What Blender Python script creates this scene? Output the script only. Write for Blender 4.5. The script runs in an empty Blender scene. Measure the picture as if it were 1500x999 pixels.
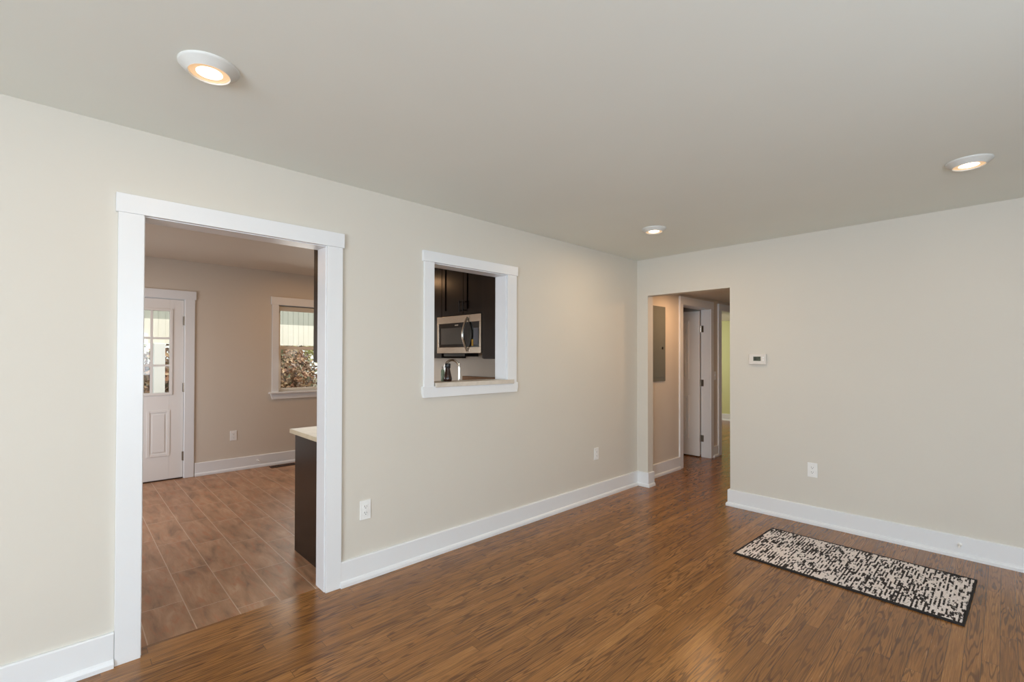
import bpy, bmesh, math, random
from mathutils import Vector, Matrix
random.seed(7)
S = bpy.context.scene
COL = S.collection
PI = math.pi

# ------------------------------------------------------------------ camera
YAW, PITCH, ROLL = 0.809418, 0.0090892, 0.0023288
cd = bpy.data.cameras.new('camera'); cam = bpy.data.objects.new('camera', cd); COL.objects.link(cam)
F = Vector((-math.sin(YAW)*math.cos(PITCH), math.cos(YAW)*math.cos(PITCH), math.sin(PITCH)))
R0 = Vector((math.cos(YAW), math.sin(YAW), 0)); U0 = R0.cross(F)
R1 = R0*math.cos(ROLL) + U0*math.sin(ROLL); U1 = -R0*math.sin(ROLL) + U0*math.cos(ROLL)
M = Matrix((R1, U1, -F)).transposed().to_4x4(); M.translation = Vector((2.77265, -4.53351, 1.391764))
cam.matrix_world = M
cd.sensor_width = 36; cd.lens = 688.192*36/1500; cd.shift_y = 16.41/1500; cd.clip_start = 0.02
S.camera = cam

# ------------------------------------------------------------------ exposure, world, sun, window light
S.view_settings.view_transform = 'Standard'; S.view_settings.look = 'None'
S.view_settings.exposure = 0.0; S.view_settings.gamma = 1.0; S.view_settings.use_curve_mapping = False
S.cycles.max_bounces = 10; S.cycles.diffuse_bounces = 6; S.cycles.glossy_bounces = 4
S.cycles.transparent_max_bounces = 16; S.cycles.sample_clamp_indirect = 6.0
S.cycles.use_denoising = True; S.cycles.caustics_reflective = False; S.cycles.caustics_refractive = False

world = bpy.data.worlds.new('sky'); S.world = world; world.use_nodes = True
wn = world.node_tree.nodes; wl = world.node_tree.links
sky = wn.new('ShaderNodeTexSky'); sky.sky_type = 'NISHITA'; sky.sun_disc = False
sky.sun_elevation = math.radians(48); sky.sun_rotation = math.radians(70); sky.air_density = 1.0; sky.dust_density = 2.5
hz = wn.new('ShaderNodeMix'); hz.data_type = 'RGBA'; hz.inputs[0].default_value = .7; hz.inputs[7].default_value = (3.2, 3.2, 3.1, 1)   # thin high cloud
wl.new(sky.outputs[0], hz.inputs[6]); wl.new(hz.outputs[2], wn['Background'].inputs[0]); wn['Background'].inputs[1].default_value = 0.48

sd = bpy.data.lights.new('sun', 'SUN'); sd.energy = 0.9; sd.angle = math.radians(3.0); sd.color = (1, .95, .87)
sun = bpy.data.objects.new('sun', sd); COL.objects.link(sun)
sun.rotation_euler = Vector((-0.62, -0.35, -0.75)).to_track_quat('-Z', 'Y').to_euler()

def window_light(name, loc, direction, sx, sy, watts, col):
    d = bpy.data.lights.new(name, 'AREA'); d.shape = 'RECTANGLE'; d.size = sx; d.size_y = sy; d.energy = watts; d.color = col
    o = bpy.data.objects.new(name, d); COL.objects.link(o); o.location = loc
    o.rotation_euler = Vector(direction).to_track_quat('-Z', 'Y').to_euler(); return o
DAY = (0.775, 0.895, 1.04)
window_light('daylight_front', (3.4, -8.10, 1.2), (.14, 1, .04), 2.6, 1.7, 222, DAY)
window_light('daylight_fill_right', (4.93, -3.9, 1.45), (-1, 0, .85), 1.9, 1.4, 63, DAY)  # added fill at the unseen side window, tilted up to brighten the ceiling
window_light('daylight_kitchen', (-3.63, -2.13, 1.5), (1, 0, -.45), 0.75, 1.0, 8, (1, .97, .9))
window_light('fill_kitchen_side', (-2.3, -5.52, 1.3), (-.25, 1, -.75), 1.4, 1.0, 36, (.9, .95, 1.05))  # added fill for the lower far wall and tiles, source unseen
window_light('daylight_bedroom', (-2.9, 4.4, 1.5), (1, 0, 0), 1.2, 1.2, 38, (1, 1, .93))

# ------------------------------------------------------------------ node helpers
def new_mat(name):
    m = bpy.data.materials.new(name); m.use_nodes = True
    nt = m.node_tree; return m, nt, nt.nodes, nt.links, nt.nodes['Principled BSDF']
def srgb(r, g, b):
    f = lambda c: (c/255/12.92) if c/255 <= .04045 else ((c/255+.055)/1.055)**2.4
    return (f(r), f(g), f(b), 1)
def math_n(nt, op, a, b=None, c=None):
    n = nt.nodes.new('ShaderNodeMath'); n.operation = op
    for i, v in enumerate((a, b, c)):
        if v is None: continue
        if isinstance(v, (int, float)): n.inputs[i].default_value = v
        else: nt.links.new(v, n.inputs[i])
    return n.outputs[0]
def ramp(nt, fac, stops, interp='LINEAR'):
    n = nt.nodes.new('ShaderNodeValToRGB'); n.color_ramp.interpolation = interp; e = n.color_ramp.elements
    while len(e) < len(stops): e.new(0.5)
    for el, (p, c) in zip(e, stops): el.position = p; el.color = c if len(c) == 4 else (*c, 1)
    nt.links.new(fac, n.inputs[0]); return n.outputs[0]
def mix(nt, fac, a, b, mode='MIX'):
    n = nt.nodes.new('ShaderNodeMix'); n.data_type = 'RGBA'; n.blend_type = mode
    for s, v in ((n.inputs[0], fac), (n.inputs[6], a), (n.inputs[7], b)):
        if isinstance(v, (int, float)): s.default_value = v
        elif isinstance(v, tuple): s.default_value = v
        else: nt.links.new(v, s)
    return n.outputs[2]
def combine(nt, x, y, z):
    n = nt.nodes.new('ShaderNodeCombineXYZ')
    for i, v in enumerate((x, y, z)):
        if isinstance(v, (int, float)): n.inputs[i].default_value = v
        else: nt.links.new(v, n.inputs[i])
    return n.outputs[0]
def noise(nt, vec, scale, detail=3, rough=.5, dist=0):
    n = nt.nodes.new('ShaderNodeTexNoise'); nt.links.new(vec, n.inputs['Vector'])
    n.inputs['Scale'].default_value = scale; n.inputs['Detail'].default_value = detail
    n.inputs['Roughness'].default_value = rough; n.inputs['Distortion'].default_value = dist; return n.outputs[0]
def white(nt, vec):
    n = nt.nodes.new('ShaderNodeTexWhiteNoise'); n.noise_dimensions = '3D'; nt.links.new(vec, n.inputs[0]); return n.outputs[0]
def coords(nt):
    t = nt.nodes.new('ShaderNodeTexCoord'); s = nt.nodes.new('ShaderNodeSeparateXYZ'); nt.links.new(t.outputs['Object'], s.inputs[0])
    return t.outputs['Object'], s.outputs[0], s.outputs[1], s.outputs[2]
def bump(nt, bsdf, h, strength, dist=.01):
    n = nt.nodes.new('ShaderNodeBump'); n.inputs['Strength'].default_value = strength; n.inputs['Distance'].default_value = dist
    nt.links.new(h, n.inputs['Height']); nt.links.new(n.outputs[0], bsdf.inputs['Normal'])

def paint(name, rgb, rough=.6, bumpy=.03, spec=.4):
    m, nt, N, L, b = new_mat(name); v, x, y, z = coords(nt)
    n1 = noise(nt, v, 3, 2); c = srgb(*rgb)
    L.new(mix(nt, n1, tuple(k*.985 for k in c[:3])+(1,), tuple(min(1, k*1.015) for k in c[:3])+(1,)), b.inputs['Base Color'])
    b.inputs['Roughness'].default_value = rough; b.inputs['Specular IOR Level'].default_value = spec
    if bumpy: bump(nt, b, noise(nt, v, 260, 2), bumpy, .002)
    return m
def plain(name, rgb, rough=.4, metal=0.0, emit=None, es=0, aniso=False):
    m, nt, N, L, b = new_mat(name); v, x, y, z = coords(nt); c = srgb(*rgb)
    n1 = noise(nt, v, 40, 2)
    L.new(mix(nt, n1, tuple(k*.95 for k in c[:3])+(1,), tuple(min(1, k*1.05) for k in c[:3])+(1,)), b.inputs['Base Color'])
    b.inputs['Roughness'].default_value = rough; b.inputs['Metallic'].default_value = metal
    if emit: b.inputs['Emission Color'].default_value = (*emit, 1); b.inputs['Emission Strength'].default_value = es
    return m

def oak_floor():
    m, nt, N, L, b = new_mat('oak_strip_floor'); v, x, y, z = coords(nt)
    W = .0585
    u = math_n(nt, 'DIVIDE', x, W); row = math_n(nt, 'FLOOR', u); fu = math_n(nt, 'FRACT', u)
    r1 = white(nt, combine(nt, row, 3.1, 1.7))
    ln = math_n(nt, 'DIVIDE', math_n(nt, 'ADD', y, math_n(nt, 'MULTIPLY', r1, 7.3)), .95)
    pid = math_n(nt, 'FLOOR', ln); fl = math_n(nt, 'FRACT', ln)
    rnd = white(nt, combine(nt, row, pid, 5.5)); rnd2 = white(nt, combine(nt, pid, row, 9.1))
    base = ramp(nt, rnd, [(0, srgb(146, 99, 49)), (.35, srgb(162, 111, 56)), (.7, srgb(170, 117, 60)), (1, srgb(184, 130, 71))])
    # open pores: fine streaks along the board
    gx = math_n(nt, 'ADD', math_n(nt, 'MULTIPLY', x, 105), math_n(nt, 'MULTIPLY', rnd, 91))
    gy = math_n(nt, 'ADD', math_n(nt, 'MULTIPLY', y, 1.7), math_n(nt, 'MULTIPLY', rnd2, 37))
    streak = noise(nt, combine(nt, gx, gy, 0), 2.2, 5, .65, .4)
    sfac = ramp(nt, streak, [(.36, (0, 0, 0)), (.60, (1, 1, 1))])
    # flame-shaped growth rings
    warp = noise(nt, combine(nt, math_n(nt, 'ADD', math_n(nt, 'MULTIPLY', x, 20), math_n(nt, 'MULTIPLY', rnd2, 53)),
                             math_n(nt, 'ADD', math_n(nt, 'MULTIPLY', y, 1.25), math_n(nt, 'MULTIPLY', rnd, 29)), 0), 1.0, 2, .45)
    rings = math_n(nt, 'SINE', math_n(nt, 'MULTIPLY', warp, 75))
    rfac = ramp(nt, rings, [(.25, (0, 0, 0)), (.9, (1, 1, 1))])
    ringmask = ramp(nt, noise(nt, combine(nt, math_n(nt, 'MULTIPLY', rnd, 71), gy, 3), .6, 1), [(.36, (0, 0, 0)), (.52, (1, 1, 1))])
    c1 = mix(nt, math_n(nt, 'MULTIPLY', math_n(nt, 'SUBTRACT', 1.0, sfac), .5), base, srgb(72, 43, 23))
    c2 = mix(nt, math_n(nt, 'MULTIPLY', math_n(nt, 'MULTIPLY', rfac, ringmask), .68), c1, srgb(50, 29, 17))
    hair = noise(nt, combine(nt, math_n(nt, 'MULTIPLY', x, 420), math_n(nt, 'ADD', math_n(nt, 'MULTIPLY', y, 7), math_n(nt, 'MULTIPLY', rnd, 61)), 0), 1.0, 3, .6)
    c2 = mix(nt, math_n(nt, 'MULTIPLY', ramp(nt, hair, [(.50, (0, 0, 0)), (.66, (1, 1, 1))]), .45), c2, srgb(62, 38, 20))
    blot = noise(nt, v, 1.3, 2)
    c3 = mix(nt, math_n(nt, 'MULTIPLY', blot, .35), c2, srgb(140, 88, 46))
    e1 = math_n(nt, 'LESS_THAN', math_n(nt, 'MINIMUM', fu, math_n(nt, 'SUBTRACT', 1.0, fu)), .018)
    e2 = math_n(nt, 'LESS_THAN', math_n(nt, 'MINIMUM', fl, math_n(nt, 'SUBTRACT', 1.0, fl)), .0011)
    seam = math_n(nt, 'MAXIMUM', e1, e2)
    L.new(mix(nt, math_n(nt, 'MULTIPLY', seam, .7), c3, srgb(38, 23, 14)), b.inputs['Base Color'])
    b.inputs['Roughness'].default_value = .3
    L.new(math_n(nt, 'ADD', .22, math_n(nt, 'MULTIPLY', streak, .08)), b.inputs['Roughness'])
    b.inputs['Specular IOR Level'].default_value = .5
    bump(nt, b, math_n(nt, 'SUBTRACT', math_n(nt, 'MULTIPLY', sfac, .04), seam), .1, .0015)
    return m
def tile_floor():
    m, nt, N, L, b = new_mat('wood_look_tile'); v, x, y, z = coords(nt)
    u = math_n(nt, 'DIVIDE', math_n(nt, 'ADD', y, 3.432), .2); row = math_n(nt, 'FLOOR', u); fu = math_n(nt, 'FRACT', u)
    ln = math_n(nt, 'DIVIDE', math_n(nt, 'ADD', math_n(nt, 'ADD', x, .597), math_n(nt, 'MULTIPLY', math_n(nt, 'ADD', row, 1), -.155)), .6)
    pid = math_n(nt, 'FLOOR', ln); fl = math_n(nt, 'FRACT', ln)
    rnd = white(nt, combine(nt, row, pid, 2.2)); rnd2 = white(nt, combine(nt, pid, row, 8.4))
    off = math_n(nt, 'MULTIPLY', rnd, 40); off2 = math_n(nt, 'MULTIPLY', rnd2, 40)
    cv = combine(nt, math_n(nt, 'ADD', math_n(nt, 'MULTIPLY', x, 1.9), off), math_n(nt, 'ADD', math_n(nt, 'MULTIPLY', y, 8), off2), 0)
    n1 = noise(nt, cv, 1.5, 5, .6, .6); n2 = noise(nt, cv, 3.4, 4, .6, .8)
    fine = noise(nt, combine(nt, math_n(nt, 'MULTIPLY', x, 5), math_n(nt, 'ADD', math_n(nt, 'MULTIPLY', y, 90), off), 0), 1.6, 4)
    c = ramp(nt, n1, [(.28, srgb(116, 85, 62)), (.45, srgb(168, 128, 95)), (.60, srgb(188, 146, 112)), (.75, srgb(208, 172, 140))])
    rust = ramp(nt, n2, [(.52, (0, 0, 0)), (.68, (1, 1, 1))])
    c = mix(nt, math_n(nt, 'MULTIPLY', rust, .65), c, srgb(184, 112, 68))
    pale = ramp(nt, noise(nt, cv, 2.1, 5, .65, .5), [(.55, (0, 0, 0)), (.72, (1, 1, 1))])
    c = mix(nt, math_n(nt, 'MULTIPLY', pale, .3), c, srgb(196, 164, 136))
    c = mix(nt, math_n(nt, 'MULTIPLY', fine, .34), c, srgb(112, 82, 60))
    c = mix(nt, math_n(nt, 'MULTIPLY', rnd, .22), c, srgb(112, 78, 56))
    e1 = math_n(nt, 'LESS_THAN', math_n(nt, 'MINIMUM', fu, math_n(nt, 'SUBTRACT', 1.0, fu)), .012)
    e2 = math_n(nt, 'LESS_THAN', math_n(nt, 'MINIMUM', fl, math_n(nt, 'SUBTRACT', 1.0, fl)), .004)
    g = math_n(nt, 'MAXIMUM', e1, e2)
    L.new(mix(nt, math_n(nt, 'MULTIPLY', g, .8), c, srgb(198, 174, 152)), b.inputs['Base Color'])
    b.inputs['Roughness'].default_value = .42
    bump(nt, b, math_n(nt, 'SUBTRACT', math_n(nt, 'MULTIPLY', fine, .3), g), .15, .002)
    return m
def espresso(name='espresso_wood', a=(19, 12, 8), c=(31, 20, 14), rough=.24):
    m, nt, N, L, b = new_mat(name); v, x, y, z = coords(nt)
    g = noise(nt, combine(nt, math_n(nt, 'MULTIPLY', x, 60), math_n(nt, 'MULTIPLY', y, 60), math_n(nt, 'MULTIPLY', z, 3)), 1.5, 4, .6)
    L.new(ramp(nt, g, [(.3, srgb(*a)), (.7, srgb(*c))]), b.inputs['Base Color']); b.inputs['Roughness'].default_value = rough
    b.inputs['Specular IOR Level'].default_value = .3; bump(nt, b, g, .05, .001); return m
def stone(name, a, c):
    m, nt, N, L, b = new_mat(name); v, x, y, z = coords(nt)
    g = noise(nt, v, 9, 6, .65, .6)
    L.new(ramp(nt, g, [(.3, srgb(*a)), (.7, srgb(*c))]), b.inputs['Base Color']); b.inputs['Roughness'].default_value = .4; return m
def glass_pane(name='clear_pane', tint=(.97, .99, .98), refl=.06):
    m = bpy.data.materials.new(name); m.use_nodes = True; nt = m.node_tree; N = nt.nodes; L = nt.links; N.clear()
    out = N.new('ShaderNodeOutputMaterial'); t = N.new('ShaderNodeBsdfTransparent'); t.inputs[0].default_value = (*tint, 1)
    g = N.new('ShaderNodeBsdfGlossy'); g.inputs['Roughness'].default_value = .02
    fr = N.new('ShaderNodeFresnel'); fr.inputs[0].default_value = 1.45
    mx = N.new('ShaderNodeMixShader'); L.new(fr.outputs[0], mx.inputs[0]); L.new(t.outputs[0], mx.inputs[1]); L.new(g.outputs[0], mx.inputs[2])
    L.new(mx.outputs[0], out.inputs[0]); return m
def rug_mat():
    m, nt, N, L, b = new_mat('cream_black_weave'); v, x, y, z = coords(nt)
    xw = math_n(nt, 'ADD', x, math_n(nt, 'MULTIPLY', math_n(nt, 'SUBTRACT', noise(nt, v, 60, 2), .5), .008))
    r = math_n(nt, 'FLOOR', math_n(nt, 'DIVIDE', xw, .0088)); rr = white(nt, combine(nt, r, 1.3, 4.4))
    ys = math_n(nt, 'ADD', math_n(nt, 'MULTIPLY', y, 13), math_n(nt, 'MULTIPLY', rr, 83))
    n1 = noise(nt, combine(nt, math_n(nt, 'MULTIPLY', rr, 57), ys, 0), 1.0, 2, .55)
    big = noise(nt, v, 4.5, 1)
    f = math_n(nt, 'ADD', n1, math_n(nt, 'MULTIPLY', math_n(nt, 'SUBTRACT', big, .5), .3))
    f = math_n(nt, 'ADD', f, math_n(nt, 'MULTIPLY', math_n(nt, 'SUBTRACT', noise(nt, combine(nt, math_n(nt, 'MULTIPLY', x, 2.2), y, z), 75, 3), .5), .22))
    alt = math_n(nt, 'MULTIPLY', math_n(nt, 'SUBTRACT', math_n(nt, 'MODULO', math_n(nt, 'ADD', r, 400), 2), .5), .09)
    f = math_n(nt, 'ADD', f, alt)
    dark = ramp(nt, f, [(.50, (0, 0, 0)), (.54, (1, 1, 1))])
    cream = ramp(nt, noise(nt, v, 110, 3), [(.3, srgb(226, 214, 210)), (.7, srgb(255, 248, 246))])
    black = ramp(nt, noise(nt, v, 140, 2), [(.3, srgb(26, 21, 21)), (.7, srgb(58, 49, 48))])
    L.new(mix(nt, dark, cream, black), b.inputs['Base Color']); b.inputs['Roughness'].default_value = .95
    fx = math_n(nt, 'FRACT', math_n(nt, 'DIVIDE', x, .0088))
    hgt = math_n(nt, 'ADD', math_n(nt, 'SINE', math_n(nt, 'MULTIPLY', fx, PI)), noise(nt, v, 200, 2))
    bump(nt, b, hgt, .45, .003); return m
def ribbed(name, a, per=.2):
    m, nt, N, L, b = new_mat(name); v, x, y, z = coords(nt); c = srgb(*a)
    n1 = noise(nt, v, 6, 2)
    L.new(mix(nt, n1, tuple(k*.95 for k in c[:3])+(1,), tuple(min(1, k*1.05) for k in c[:3])+(1,)), b.inputs['Base Color'])
    b.inputs['Roughness'].default_value = .6; return m
def leafy(name, cols):
    m, nt, N, L, b = new_mat(name); v, x, y, z = coords(nt)
    n = white(nt, combine(nt, math_n(nt, 'FLOOR', math_n(nt, 'MULTIPLY', x, 9)), math_n(nt, 'FLOOR', math_n(nt, 'MULTIPLY', y, 9)), math_n(nt, 'FLOOR', math_n(nt, 'MULTIPLY', z, 9))))
    k = len(cols)
    L.new(ramp(nt, n, [(i/k, srgb(*c)) for i, c in enumerate(cols)], 'CONSTANT'), b.inputs['Base Color']); b.inputs['Roughness'].default_value = .7; return m

MT = {}
MT['wall'] = paint('warm_grey_wall_paint', (212, 207, 196), .62)
MT['ceil'] = paint('ceiling_paint', (232, 237, 231), .75)
MT['kwall'] = paint('kitchen_wall_paint', (210, 200, 186), .6)
MT['green'] = paint('pale_green_wall_paint', (205, 206, 150), .6)
MT['trim'] = paint('white_trim_enamel', (229, 231, 232), .32, 0, .5)
MT['door'] = paint('white_door_enamel', (232, 230, 226), .35, 0, .5)
MT['oak'] = oak_floor(); MT['tile'] = tile_floor()
MT['esp'] = espresso()
MT['black'] = plain('black_plastic', (18, 18, 19), .35)
MT['blackglass'] = plain('dark_door_glass', (26, 25, 25), .08)
MT['steel'] = plain('brushed_steel', (196, 184, 170), .26, 1)
MT['nickel'] = plain('satin_nickel', (150, 140, 126), .35, 1)
MT['chrome'] = plain('chrome', (225, 222, 216), .12, 1)
MT['plate'] = plain('white_plate_plastic', (236, 236, 233), .35)
MT['slot'] = plain('dark_slot', (60, 58, 55), .6)
MT['panelgrey'] = plain('grey_panel_enamel', (112, 114, 108), .45)
MT['lcd'] = plain('thermostat_lcd', (92, 98, 82), .25)
MT['lcdseg'] = plain('lcd_segment', (52, 56, 46), .3)
MT['counter'] = stone('pale_quartz', (196, 180, 150), (214, 198, 168))
MT['ledge'] = stone('beige_stone', (196, 186, 172), (220, 212, 200))
MT['rug'] = rug_mat(); MT['bind'] = plain('black_binding_tape', (30, 26, 25), .9)
MT['pane'] = glass_pane(); MT['vinyl'] = paint('window_vinyl', (226, 220, 208), .4, 0)
MT['shade'] = plain('grey_shade_fabric', (196, 192, 182), .8)
MT['amber'] = plain('dark_brown_glass', (42, 22, 14), .12); MT['gglass'] = plain('sage_green_glass', (136, 152, 128), .15)
MT['lens'] = plain('lit_lens', (255, 244, 225), .4, 0, (1.0, .80, .58), 7)
MT['lensrim'] = plain('warm_lens_rim', (240, 214, 180), .4, 0, (1.0, .62, .32), .5)
MT['sticker'] = plain('yellow_sticker', (214, 170, 30), .5); MT['keypad'] = plain('keypad_blue_grey', (92, 98, 112), .3)
MT['vent'] = plain('bronze_register', (70, 50, 38), .5, .4)
MT['porchshade'] = ribbed('eave_shaded_siding', (180, 180, 166)); MT['porchcream'] = ribbed('cream_siding', (240, 234, 218))  # grey siding tone has the shade under the eave put into its colour
MT['post'] = paint('white_post_paint', (240, 238, 232), .5, 0)
MT['ground'] = paint('dry_grass_ground', (128, 120, 92), .95, 0)
MT['rust'] = leafy('autumn_leaves', [(176, 132, 104), (196, 158, 124), (150, 124, 100), (132, 134, 104), (206, 176, 140), (124, 104, 90), (174, 150, 132)])
MT['dkleaf'] = leafy('dark_shrub_leaves', [(70, 76, 66), (92, 96, 88), (52, 56, 52), (116, 112, 108)])
MT['yleaf'] = leafy('yellow_tree_leaves', [(222, 214, 150), (206, 204, 150), (232, 226, 182), (190, 190, 132)])
MT['bark'] = plain('grey_bark', (96, 80, 66), .9)

# ------------------------------------------------------------------ mesh helpers
def box(bm, x0, x1, y0, y1, z0, z1):
    vs = [bm.verts.new((x, y, z)) for x in (x0, x1) for y in (y0, y1) for z in (z0, z1)]
    for f in ((0, 1, 3, 2), (4, 6, 7, 5), (0, 4, 5, 1), (2, 3, 7, 6), (0, 2, 6, 4), (1, 5, 7, 3)):
        bm.faces.new([vs[i] for i in f])
    return bm
def B(*boxes):
    bm = bmesh.new()
    for b in boxes: box(bm, *b)
    return bm
def lathe(bm, prof, c=(0, 0, 0), n=40, axis='Z'):
    rings = []
    for r, h in prof:
        ring = []
        for i in range(n):
            a = 2*PI*i/n; p = (r*math.cos(a), r*math.sin(a), h)
            if axis == 'X': p = (h, p[0], p[1])
            if axis == 'Y': p = (p[0], h, p[1])
            ring.append(bm.verts.new((p[0]+c[0], p[1]+c[1], p[2]+c[2])))
        rings.append(ring)
    for a, b in zip(rings, rings[1:]):
        for i in range(n): bm.faces.new((a[i], a[(i+1) % n], b[(i+1) % n], b[i]))
    for ring in (rings[0], rings[-1]):
        try: bm.faces.new(ring)
        except ValueError: pass
    return bm
def tube(bm, pts, r, n=12):
    pts = [Vector(p) for p in pts]; rings = []; up = None
    for i, p in enumerate(pts):
        t = (pts[min(i+1, len(pts)-1)] - pts[max(i-1, 0)]).normalized()
        if up is None: up = t.orthogonal().normalized()
        up = (up - t*up.dot(t)).normalized(); s = t.cross(up)
        rr = r[i] if isinstance(r, (list, tuple)) else r
        rings.append([bm.verts.new(p + (up*math.cos(2*PI*k/n) + s*math.sin(2*PI*k/n))*rr) for k in range(n)])
    for a, b in zip(rings, rings[1:]):
        for i in range(n): bm.faces.new((a[i], a[(i+1) % n], b[(i+1) % n], b[i]))
    bm.faces.new(rings[0]); bm.faces.new(rings[-1]); return bm
def prism(bm, poly, axis, a, b):
    """poly of 2-D points in the two other axes, extruded along axis from a to b"""
    def P(u, v, w):
        return {'X': (w, u, v), 'Y': (u, w, v), 'Z': (u, v, w)}[axis]
    lo = [bm.verts.new(P(u, v, a)) for u, v in poly]; hi = [bm.verts.new(P(u, v, b)) for u, v in poly]; n = len(poly)
    for i in range(n): bm.faces.new((lo[i], lo[(i+1) % n], hi[(i+1) % n], hi[i]))
    bm.faces.new(lo); bm.faces.new(hi); return bm

ORG = {}
def obj(name, bm, mat, parent=None, bevel=0, smooth=False):
    bmesh.ops.recalc_face_normals(bm, faces=bm.faces[:])
    if parent is not None:
        o_ = ORG.get(parent.name, Vector((0, 0, 0)))
        bmesh.ops.translate(bm, verts=bm.verts[:], vec=-o_)
    me = bpy.data.meshes.new(name); bm.to_mesh(me); bm.free()
    for m in (mat if isinstance(mat, (list, tuple)) else [mat]): me.materials.append(m)
    if smooth:
        for p in me.polygons: p.use_smooth = True
    o = bpy.data.objects.new(name, me); COL.objects.link(o)
    if parent is not None:
        o.parent = parent; ORG[o.name] = ORG.get(parent.name, Vector((0, 0, 0))).copy()
    else: ORG[o.name] = Vector((0, 0, 0))
    if bevel:
        md = o.modifiers.new('bevel', 'BEVEL'); md.width = bevel; md.segments = 2; md.limit_method = 'ANGLE'; md.angle_limit = math.radians(40)
    if smooth:
        md = o.modifiers.new('split', 'EDGE_SPLIT'); md.split_angle = math.radians(40)
    return o
def tag(o, label, cat, group=None, kind=None):
    o['label'] = label; o['category'] = cat
    if group: o['group'] = group
    if kind: o['kind'] = kind
    return o
def empty(name, loc, label, cat, group=None, kind=None):
    o = bpy.data.objects.new(name, None); COL.objects.link(o); o.location = loc; o.empty_display_size = .1
    ORG[o.name] = Vector(loc); return tag(o, label, cat, group, kind)
def struct(name, bm, mat, label, cat, bevel=0):
    return tag(obj(name, bm, mat, None, bevel), label, cat, None, 'structure')
def dup(root, loc, rotz=0, label=None):
    r = root.copy(); COL.objects.link(r); r.location = loc; r.rotation_euler = (0, 0, rotz)
    if label: r['label'] = label
    for ch in list(root.children):
        c = ch.copy(); COL.objects.link(c); c.parent = r
        for g in list(ch.children):
            d = g.copy(); COL.objects.link(d); d.parent = c
    return r
def wall_boxes(u0, u1, z0, z1, holes):
    us = sorted({u0, u1, *[h[0] for h in holes], *[h[1] for h in holes]}); out = []
    for a, b in zip(us, us[1:]):
        zs = z0
        for h in sorted([h for h in holes if h[0] <= a and h[1] >= b], key=lambda h: h[2]):
            if h[2] > zs: out.append((a, b, zs, h[2]))
            zs = h[3]
        if zs < z1: out.append((a, b, zs, z1))
    return out
def wall_x(x0, x1, y0, y1, z0, z1, holes=()):
    return B(*[(x0, x1, a, b, c, d) for a, b, c, d in wall_boxes(y0, y1, z0, z1, holes)])
def wall_y(y0, y1, x0, x1, z0, z1, holes=()):
    return B(*[(a, b, y0, y1, c, d) for a, b, c, d in wall_boxes(x0, x1, z0, z1, holes)])

# ------------------------------------------------------------------ floors and ceilings
H, KH, HH = 2.44, 2.477, 2.18
XR, YF, XK = 5.0, -8.2, -3.69
fl = B((0, XR, YF, 0, -.06, 0), (-.075, 0, -4.30, -3.39, -.06, 0), (-.03, 1.12, 0, 4.0, -.06, 0), (-3.0, -.03, .9, 6.0, -.06, 0))
struct('floor', fl, MT['oak'], 'dark stained oak strip floor running through living room and hallway', 'floor')
struct('floor_kitchen', B((XK-.12, -.075, -5.6, -1.0, -.06, -.001)), MT['tile'], 'brown wood-look plank tile floor in the kitchen beyond the wide doorway', 'floor')
struct('ceiling', B((-.12, XR+.1, YF-.1, .106, H, H+.1)), MT['ceil'], 'flat painted ceiling over the living room with recessed lights', 'ceiling')
struct('ceiling_kitchen', B((XK-.15, -.12, -5.7, -1.0, KH, KH+.1)), MT['kwall'], 'painted kitchen ceiling seen through the wide doorway', 'ceiling')
struct('ceiling_hall', B((-3.1, 1.22, .106, 6.1, HH, HH+.1)), MT['wall'], 'low hallway ceiling glimpsed through the opening beside the thermostat', 'ceiling')

# ------------------------------------------------------------------ walls
struct('wall_left', wall_x(-.12, 0, YF, .106, 0, KH, [(-4.282, -3.400, 0, 2.055), (-2.68, -1.938, 1.17, 2.062)]), MT['wall'],
       'long warm grey wall with the kitchen doorway and square pass-through', 'wall')
struct('wall_back', wall_y(0, .106, 0, XR, 0, H, [(.129, .988, 0, 2.046)]), MT['wall'], 'warm grey end wall with the thermostat and hallway opening', 'wall')
struct('wall_right', wall_x(XR, XR+.12, YF, .106, 0, H, [(-4.9, -2.9, .7, 2.15)]), MT['wall'], 'side wall behind the camera with a daylight window', 'wall')
struct('wall_front', wall_y(YF-.12, YF, -.12, XR+.12, 0, H, [(2.05, 4.75, .25, 2.2)]), MT['wall'], 'front wall behind the camera with a wide window', 'wall')
struct('wall_kitchen_far', wall_x(XK-.14, XK, -5.6, -1.0, 0, KH, [(-4.375, -3.527, 0, 2.045), (-2.55, -1.70, .93, 2.055)]), MT['kwall'],
       'far kitchen wall holding the glazed door and the double-hung window', 'wall')
struct('wall_kitchen_end', wall_y(-1.12, -1.0, XK, -.12, 0, KH), MT['kwall'], 'kitchen wall behind the microwave and range', 'wall')
struct('wall_kitchen_near', wall_y(-5.72, -5.6, XK-.14, -.12, 0, KH, [(-3.1, -1.5, .75, 2.05)]), MT['kwall'], 'kitchen wall hidden left of the wide doorway', 'wall')
struct('wall_hall_left', wall_x(-.15, -.03, .106, 6.0, 0, HH, [(1.076, 1.915, 0, 2.06), (2.235, 3.06, 0, 2.06)]), MT['kwall'],
       'hallway wall carrying the grey electrical panel and two doorways', 'wall')
struct('wall_hall_right', wall_y(0.106, 4.1, 1.12, 1.22, 0, HH) , MT['kwall'], 'right wall of the hallway hidden behind the thermostat wall', 'wall')
struct('wall_hall_end', wall_y(4.0, 4.1, -.03, 1.12, 0, HH), MT['kwall'], 'end wall of the hallway hidden behind the thermostat wall', 'wall')
struct('wall_bedroom_far', wall_y(5.95, 6.07, -3.1, -.15, 0, HH), MT['green'], 'pale green wall at the end of the lit room off the hallway', 'wall')
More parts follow.
